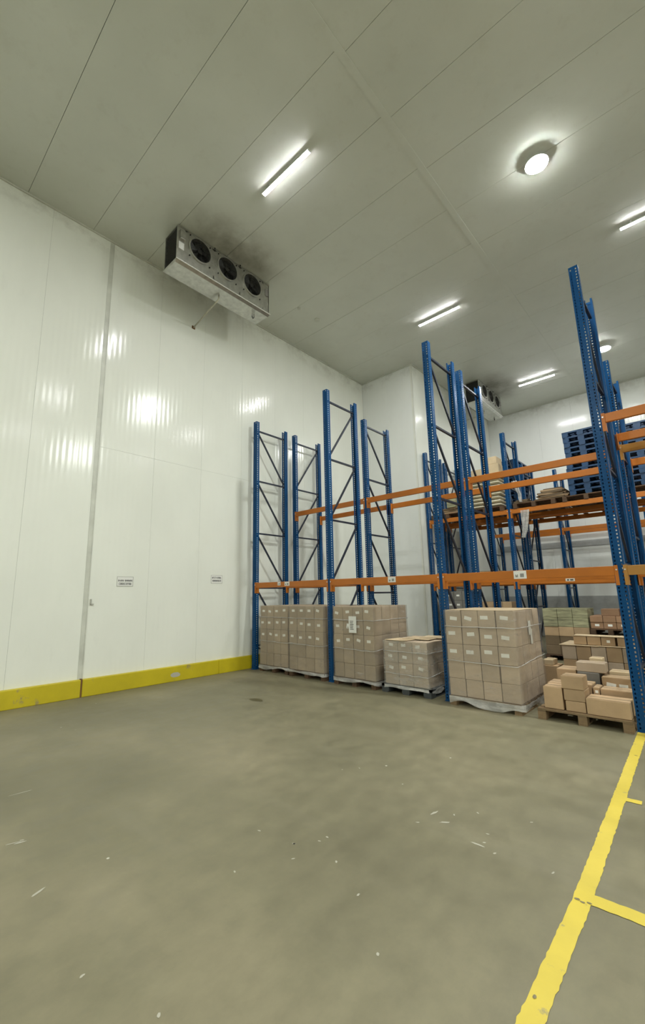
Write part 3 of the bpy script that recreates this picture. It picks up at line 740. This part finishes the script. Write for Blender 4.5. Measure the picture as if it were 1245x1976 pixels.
def bottom_film(x, y, W, D, label, seed, amp=.05, par=None):
    """crumpled film skirt gathered round the pallet deck"""
    from mathutils import noise as mn
    m = MB(); n = 60; per = [(i*W/n, -.035) for i in range(n+1)] + [(W+.035, j*D/n) for j in range(1, n+1)]
    for k in range(5):
        for idx, (a, b) in enumerate(per):
            nv = Vector((0, -1, 0)) if idx <= n else Vector((1, 0, 0))
            w2 = mn.noise(Vector((a*5+seed, b*5, k*.4)))
            z = .145-amp*.3*k*(1+1.3*mn.noise(Vector((a*2.2+seed*3, b*2.2, 0))))
            m.v.append(Vector((a, b, max(.012, min(.145, z))))+nv*(.008+w2*.02))
    P = len(per)
    for k in range(4):
        for i in range(P-1): m.f.append((k*P+i, (k+1)*P+i, (k+1)*P+i+1, k*P+i+1))
    o = obj('film_skirt', m.mesh('film_skirt', M_filmb, True), par)
    if par: o.location = (x-par.location.x, y-par.location.y, -par.location.z)
    return o

YP = 6.80
S1n, S2n, S3n, S4n, S5n = 'leftmost wrapped stack', 'second wrapped stack', 'third wrapped stack', 'low fourth wrapped stack', 'big fifth wrapped stack'
p_ = wood_pallet(-8.065, YP+.07, 0, 'wooden pallet under the leftmost wrapped stack of cartons', .94, 1.2, M_woodd)
wrapped_stack(-8.07, YP+.08, .144, 4, .236, 4, .295, 5, .268, S1n, M_cardk, 3, False); bottom_film(-8.07, YP+.08, .94, 1.18, '', 1, par=p_)
p_ = wood_pallet(-7.04, YP+.03, 0, 'wooden pallet under the second wrapped stack of cartons', 1.02, 1.2, M_woodd)
wrapped_stack(-7.045, YP+.04, .144, 4, .252, 4, .295, 5, .268, S2n, M_cardk, 3); bottom_film(-7.045, YP+.04, 1.0, 1.18, '', 2, par=p_)
p_ = wood_pallet(-5.74, YP, 0, 'wooden pallet under the third wrapped stack of cartons', .98, 1.2, M_woodd)
wrapped_stack(-5.73, YP+.01, .144, 4, .243, 4, .295, 5, .268, S3n, M_cardk, 3); bottom_film(-5.73, YP+.01, .97, 1.18, '', 3, par=p_)
t = thing('shipping_document', 'large white document sheet stuck on the third wrapped stack', 'document', (-5.22, YP-.03, 1.16))
obj('sheet', MB().box(-.09, .09, -.003, 0, -.17, .14).box(-.14, -.09, -.003, 0, -.06, .0).mesh('sheet', M_paper), t)
m = MB(); r = random.Random(4)
for k in range(6): m.box(-.06, .05*r.uniform(.2, 1), -.0045, -.003, .04-.03*k, .052-.03*k)
obj('print', m.mesh('print', M_ink), t)
# grey plastic pallet with the low fourth stack
p_ = o = obj('plastic_pallet', plastic_pallet_mesh(.96, 1.2, M_greyplastic, 'plastic_pallet'), None, (-4.63, YP+.01, 0)); tag(o, 'dark grey plastic pallet under the low fourth wrapped stack', 'pallet')
wrapped_stack(-4.57, YP+.04, .145, 3, .285, 3, .37, 4, .185, S4n, M_cardw, 3, True, M_filmg); bottom_film(-4.57, YP+.04, .855, 1.11, '', 4, par=p_)
for q in range(3):
    tag(obj('cardboard_sheet', MB().box(0, .42+.1*q, 0, .45, 0, .006).mesh('cardboard_sheet', M_cardl), None, (-4.56+.20*q, YP+.05+.28*q, .893+.007*q), (math.radians(0), 0, .12*q-.1)),
        ['loose cardboard flap lying at the left on the low fourth stack', 'loose cardboard flap in the middle on the low fourth stack', 'loose cardboard flap at the back on the low fourth stack'][q], 'cardboard')
p_ = wood_pallet(-3.29, YP-.10, 0, 'wooden pallet under the big fifth wrapped stack', 1.06, 1.2)
wrapped_stack(-3.285, YP-.09, .144, 4, .266, 4, .30, 5, .259, S5n, M_cardw, 3, True, M_film, .008, stw=(.115, .055)); bottom_film(-3.285, YP-.09, 1.064, 1.2, '', 5, .085, par=p_)
tag(obj('cardboard_sheet', MB().box(0, 1.05, 0, 1.18, 0, .006).mesh('cardboard_sheet', M_cardl), None, (-3.28, YP-.085, .144+5*.259+.001)), 'pale cardboard sheet covering the top of the big fifth stack', 'cardboard')
t = thing('document_pouch', 'crumpled white document pouch on the right side of the fifth stack', 'document', (-2.212, YP+.55, 1.12))
obj('sheet', MB().box(0, .003, -.06, .05, -.06, .15).box(.001, .004, .0, .09, -.20, .02).mesh('sheet', M_paper), t)

# ------------------------------------------------------------------ loose cartons on the near right pallet
wood_pallet(-2.03, YP-.08, 0, 'wooden pallet with loose cartons beside the tallest upright', 1.06, 1.2)
Z0 = .143
for (x0, x1, y0, y1, z0, z1, mt, st, lb) in [
    (-1.95, -1.715, 6.78, 7.08, Z0, .430, M_card, None, 'upright brown carton at the left front corner of the loose pallet'),
    (-1.69, -1.455, 6.78, 7.08, Z0, .275, M_card, None, 'bottom carton of the three-high pile at the front of the loose pallet'),
    (-1.70, -1.450, 6.78, 7.07, .275, .425, M_card, None, 'middle carton of the three-high pile at the front of the loose pallet'),
    (-1.715, -1.455, 6.77, 7.05, .425, .595, M_card, None, 'top carton of the three-high pile at the front of the loose pallet'),
    (-1.445, -.975, 6.76, 7.08, Z0, .345, M_card, None, 'long brown carton at the right front of the loose pallet'),
    (-1.415, -1.34, 7.10, 7.35, Z0, .43, M_card, [(.5, .8, .035, .035, 0)], 'narrow carton with small sticker behind the long front carton'),
    (-1.335, -.985, 7.12, 7.38, Z0, .415, M_card, None, 'wide carton just behind the long front carton'),
    (-1.375, -.985, 7.40, 7.64, Z0, .34, M_card, None, 'lower carton under the two-sticker carton'),
    (-1.355, -.985, 7.40, 7.64, .34, .530, M_card, [(.28, .45, .11, .055, .15), (.66, .42, .10, .055, 0)], 'carton with two white stickers near the tallest upright'),
    (-1.29, -.985, 7.66, 7.90, Z0, .38, M_card, None, 'lower rear right carton on the loose pallet'),
    (-1.30, -.985, 7.66, 7.90, .38, .575, M_cardl, None, 'pale rear right carton on the loose pallet, topmost there'),
    (-1.70, -1.43, 7.12, 7.42, Z0, .31, M_card, None, 'lower middle carton behind the three-high pile'),
    (-1.66, -1.43, 7.12, 7.42, .31, .452, M_card, None, 'pale topped carton behind the three-high pile'),
    (-1.66, -1.385, 7.46, 7.70, Z0, .35, M_greyw, None, 'grey wrapped lower carton in the middle of the loose pallet'),
    (-1.66, -1.385, 7.46, 7.70, .35, .560, M_greyw, None, 'grey wrapped upper carton in the middle of the loose pallet'),
    (-1.665, -1.305, 7.47, 7.70, .560, .695, M_cardw, None, 'wide greyish carton topping the middle of the loose pallet'),
    (-1.60, -1.36, 7.72, 7.90, Z0, .40, M_card, None, 'bottom carton at the rear middle of the loose pallet'),
    (-1.60, -1.36, 7.72, 7.90, .40, .60, M_card, None, 'second carton at the rear middle of the loose pallet'),
    (-1.54, -1.37, 7.72, 7.90, .60, .735, M_cardl, None, 'small pale carton peeking over the wide greyish carton'),
    (-1.98, -1.76, 7.12, 7.45, Z0, .425, M_card, None, 'brown carton behind the upright corner carton'),
    (-1.96, -1.68, 7.50, 7.86, Z0, .36, M_card, None, 'lower carton at the rear left of the loose pallet'),
    (-1.94, -1.68, 7.50, 7.86, .36, .572, M_card, None, 'pale topped carton at the rear left of the loose pallet')]:
    carton(x0, y0, z0, x1-x0, y1-y0, z1-z0, lb, mt, st, 0, True)
# second row floor loads
wood_pallet(-3.2, 8.28, 0, 'wooden pallet behind the big fifth wrapped stack', 1.05, 1.2)
carton(-2.40, 8.30, .143, .28, .36, .34, 'brown carton glimpsed right of the fifth stack, second row', M_card)
carton(-2.35, 8.32, .483, .16, .30, .09, 'small pale carton on the one glimpsed right of the fifth stack', M_cardl)
for i in range(3): carton(-3.15+.25*i, 8.30, .143, .245, .36, .30, f'brown carton hidden behind the fifth stack, {ordw(i)} from left', M_card)
wood_pallet(-2.06, 8.34, 0, 'wooden pallet under the wide brown load of the second row', 1.06, 1.2)
r = random.Random(3)
for L in range(3):
    for i in range(5):
        for j in range(1):
            nm = ['bottom', 'middle', 'upper'][L]
            carton(-2.04+.208*i, 8.36, .143+.229*L, .205, .75, .229, f'carton of the wide second-row load, {nm} layer, {ordw(i)} from left'+(', rear' if j else ''), M_card if (i+L) % 2 else M_cardw)
for i in range(2):
    tag(obj('cardboard_sheet', MB().box(0, .56, 0, .74, 0, .006).mesh('cardboard_sheet', M_cardl), None, (-2.07+.53*i, 8.33+.012*i, .831+.004*i)), ['left', 'right'][i]+' pale cardboard sheet on the wide second-row load', 'cardboard')
for i in range(4):
    carton(-1.87+.195*i+(.02 if i == 3 else 0), 8.42, .842, .19, .30, .135, f'small carton row atop the wide second-row load, {ordw(i)} from left', M_card, [(.5, .5, .045, .04, 0)] if i == 2 else None)
    # dark printed mark
tag(obj('cardboard_sheet', MB().box(0, .80, 0, .32, 0, .005).mesh('cardboard_sheet', M_cardl), None, (-1.875, 8.41, .979)), 'thin pale sheet lying on the row of small cartons', 'cardboard')
# third row floor loads
def load(x, y, z, cols, cw, layers, ch, cd_, mats, name, st=(), deep=1, sizes=None):
    r = random.Random(int(abs(x*10)))
    for L in range(layers):
        for i in range(cols):
            for j in range(deep if L == layers-1 else 1):
                carton(x+i*cw, y+j*cd_+r.uniform(0, .02), z+L*ch, cw-.004, cd_-.02, ch, f'carton of {name}, {ordw(L)} layer up, {ordw(i)} from left'+(f', {ordw(j)} back' if j else ''), mats[L], [(.5, .55, .09, .05, 0)] if (L in st) else None)
wood_pallet(-3.42, 12.44, 0, 'dark wooden pallet under the green and brown load across the aisle', 1.02, 1.2, M_woodd)
load(-3.40, 12.46, .143, 3, .335, 5, .227, .8, [M_cardd, M_cardd, M_card, M_cardg, M_cardg], 'the green-topped load across the aisle')
wood_pallet(-2.37, 12.44, 0, 'wooden pallet under the double-decked load across the aisle', .8, 1.2, M_woodd)
load(-2.36, 12.46, .143, 3, .262, 2, .26, .8, [M_card, M_card], 'the lower deck of the double-decked load')
wood_pallet(-2.37, 12.44, .665, 'wooden pallet in the middle of the double-decked load', .8, 1.2, M_woodd)
load(-2.36, 12.46, .810, 3, .262, 2, .150, .8, [M_cardr, M_cardr], 'the upper deck of the double-decked load', (0,))
carton(-2.12, 12.5, 1.111, .36, .4, .165, 'single reddish carton on top of the double-decked load', M_cardr)
wood_pallet(-6.28, 12.44, 0, 'wooden pallet under the grey wrapped load by the projecting wall', 1.0, 1.2, M_woodd)
load(-6.27, 12.46, .143, 4, .248, 6, .268, .8, [M_greyw]*6, 'the grey wrapped load by the projecting wall', (3, 4, 5))
wood_pallet(-5.14, 12.44, 0, 'wooden pallet of the brown load under the low shelf', 1.0, 1.2, M_woodd)
load(-5.13, 12.46, .143, 4, .248, 5, .26, .8, [M_card]*5, 'the brown load under the low shelf')
# ------------------------------------------------------------------ shelf loads, third and fourth rows
ZS = 3.976
for x, y, nm in ((-6.3, Y3-.07, 'left end'), (-5.15, Y3-.07, 'below the cream sacks'), (-3.84, Y3-.07, 'below the flattened cartons'), (-2.62, Y3-.07, 'below tall blue pile'), (-1.36, Y3-.07, 'below right-hand blue pile')):
    wood_pallet(x, y, ZS, 'dark wooden pallet on high shelf of third row, '+nm, 1.05, 1.16, M_woodd)
for x, nm in ((-6.3, 'left end'), (-5.15, 'under the blue pallets'), (-3.84, 'middle'), (-2.62, 'right')):
    wood_pallet(x, Y3c-.07, ZS, 'dark wooden pallet on the high shelf of the fourth row, '+nm, 1.05, 1.16, M_woodd)
ZL = ZS+.144
def sack_mesh():
    bm = bmesh.new(); bmesh.ops.create_cube(bm, size=1)
    bmesh.ops.subdivide_edges(bm, edges=bm.edges[:], cuts=4, use_grid_fill=True)
    for v in bm.verts:
        x, y, z = v.co; e = max(abs(x), abs(y))*2; k = 1-.55*max(0, e-.55)/.45
        v.co.z = z*k; v.co.x = x*(1-.05*abs(z)*2); v.co.y = y*(1-.05*abs(z)*2)
    me = bpy.data.meshes.new('paper_sack'); bm.to_mesh(me); bm.free()
    for p in me.polygons: p.use_smooth = True
    me.materials.append(M_sack); return me
SM = sack_mesh(); r = random.Random(9)
for L in range(8):
    for i in range(2):
        o = obj('paper_sack', SM, None, (-4.86+.48*i+r.uniform(-.02, .02), 12.72+r.uniform(-.02, .02), ZL+.055+.11*L), (0, 0, r.uniform(-.05, .05)), (.435, .56, .11))
        tag(o, f'cream paper sack on the high shelf, {ordw(L)} layer up, {["left", "right"][i]} column', 'sack')
zt = ZL+.885
carton(-5.08, 12.46, zt, .46, .5, .30, 'pale carton on the cream sacks, left one', M_cardl)
carton(-4.60, 12.46, zt, .46, .5, .38, 'pale carton on the cream sacks, right one', M_cardl)
carton(-4.62, 12.47, zt+.38, .44, .45, .22, 'pale carton topmost on the cream sack pile', M_cardl)
BPM = plastic_pallet_mesh(.82, 1.16, M_blueplastic, 'plastic_pallet')
BPW = plastic_pallet_mesh(.94, 1.16, M_blueplastic, 'plastic_pallet')
def blue_pile(x, y, z, n, me, nm):
    r = random.Random(int(abs(x)*10))
    for k in range(n):
        o = obj('plastic_pallet', me, None, (x+r.uniform(-.015, .015), y+r.uniform(-.015, .015), z+.1405*k)); tag(o, f'blue plastic pallet, {ordw(k)} from bottom of the pile {nm}', 'pallet')
blue_pile(-2.44, Y3-.07, ZL, 12, BPM, 'left of the tallest upright')
blue_pile(-1.30, Y3-.07, ZL, 11, BPM, 'at the right edge')
blue_pile(-5.0, Y3c-.07, ZL, 12, BPW, 'behind the cream sacks')
r = random.Random(12)
def flats(x, y, z, w_, d, n, nm, mats=(M_cardd,)):
    for k in range(n):
        s = 1-.35*k/n*r.uniform(.6, 1.3)
        o = obj('flattened_carton', MB().box(-w_*s/2, w_*s/2, -d*s/2, d*s/2, 0, .026).box(-w_*s/2+.01, w_*s/2+.03*r.random(), -d*s/2-.02*r.random(), d*s/2-.02, .027, .034).mesh('flattened_carton', mats[k % len(mats)]), None, (x+w_/2+r.uniform(-.06, .06), y+d/2+r.uniform(-.03, .03), z+.036*k), (0, 0, r.uniform(-.14, .14)))
        tag(o, f'flattened carton {ordw(k)} from bottom, pile {nm}', 'cardboard')
flats(-3.24, 12.5, ZL, .72, .8, 9, 'left of the blue pallets', (M_cardd, M_card, M_cardd))
flats(-3.84, 12.5, ZL, .38, .7, 3, 'beside middle upright on high shelf')
flats(-6.05, 12.5, ZL, .60, .7, 5, 'at left end of high shelf', (M_card, M_cardd))
carton(-5.80, 12.5, ZL+.185, .30, .4, .30, 'greenish carton at the left end of the high shelf', M_cardg)
for x, nm in ((-5.25, 'left'), (-3.82, 'right')):
    wood_pallet(x, Y3-.07, ZB+.001, f'dark wooden pallet on the low shelf of the third row, {nm}', 1.05, 1.16, M_woodd)
flats(-5.15, 12.5, ZB+.145, .85, .8, 4, 'on the low shelf, left', (M_cardd, M_card)); flats(-3.8, 12.5, ZB+.145, .8, .8, 3, 'on the low shelf, right')
# hanging torn film
def hanging_film(x, y, z, L, wd, label, lean):
    from mathutils import noise as mn
    m = MB(); nu, nv = 10, 18
    for j in range(nv+1):
        v = j/nv; ww = wd*(1-.55*v)
        for i in range(nu+1):
            u = i/nu-.5
            m.v.append(Vector((u*ww+lean*v+.03*mn.noise(Vector((v*4, x, 0))), .05*math.sin(u*14+v*3)*(.4+v), -L*v)))
    for j in range(nv):
        for i in range(nu): a = j*(nu+1)+i; m.f.append((a, a+1, a+nu+2, a+nu+1))
    o = obj('hanging_film', m.mesh('hanging_film', M_filmb, True), None, (x, y, z)); tag(o, label, 'film')
hanging_film(-3.52, Y3-.12, 3.90, .75, .22, 'torn film rag hanging below the high shelf beam right of the middle upright', -.10)
hanging_film(-3.72, Y3-.12, 4.75, .62, .14, 'torn film strip beside the middle upright above the high shelf', .12)

# ------------------------------------------------------------------ wall signs
def sign(y, z, w_, h, label, lines):
    t = thing('wall_sign', label, 'sign', (XW+.001, y, z))
    obj('plate', MB().box(0, .004, 0, w_, -h, 0).mesh('plate', M_paper), t)
    m = MB(); r = random.Random(int(y*10))
    for (u0, u1, v0, v1, n) in lines:
        cw = (u1-u0)/n
        for k in range(n):                       # worn block letters, unreadable from here
            a = u0+cw*k+cw*.12; b = u0+cw*(k+1)-cw*.12
            m.box(.004, .0052, a, a+cw*.26, -v1, -v0)
            if r.random() < .6: m.box(.004, .0052, b-cw*.26, b, -v1, -v0)
            for q in (0, .5, 1):
                if r.random() < .62: m.box(.004, .0051, a, b, -(v0+(v1-v0)*(q*.8+.2)), -(v0+(v1-v0)*q*.8))
    obj('lettering', m.mesh('lettering', M_ink), t)
    mm = MB().box(.004, .005, 0, w_, -.006, 0).box(.004, .005, 0, w_, -h, -h+.006).box(.004, .005, 0, .006, -h, 0).box(.004, .005, w_-.006, w_, -h, 0)
    obj('border', mm.mesh('border', M_joint), t)
sign(3.62, 2.135, .325, .19, 'white wall sign with two dark lines, left one near the wall joint', [(.02, .135, .06, .095, 5), (.155, .31, .06, .095, 6), (.04, .29, .12, .16, 9)])
sign(5.785, 2.21, .315, .19, 'white wall sign with two dark lines, right one nearer the racks', [(.03, .285, .04, .08, 9), (.035, .28, .11, .15, 8)])
# small hook on the wall joint
t = thing('wall_hook', 'small grey hook on the wall beside the wall joint', 'hook', (XW, 3.16, 1.66))
obj('hook', MB().box(0, .02, -.012, .012, -.05, .05).box(.01, .03, .0, .05, -.055, -.035).mesh('hook', M_galv), t)
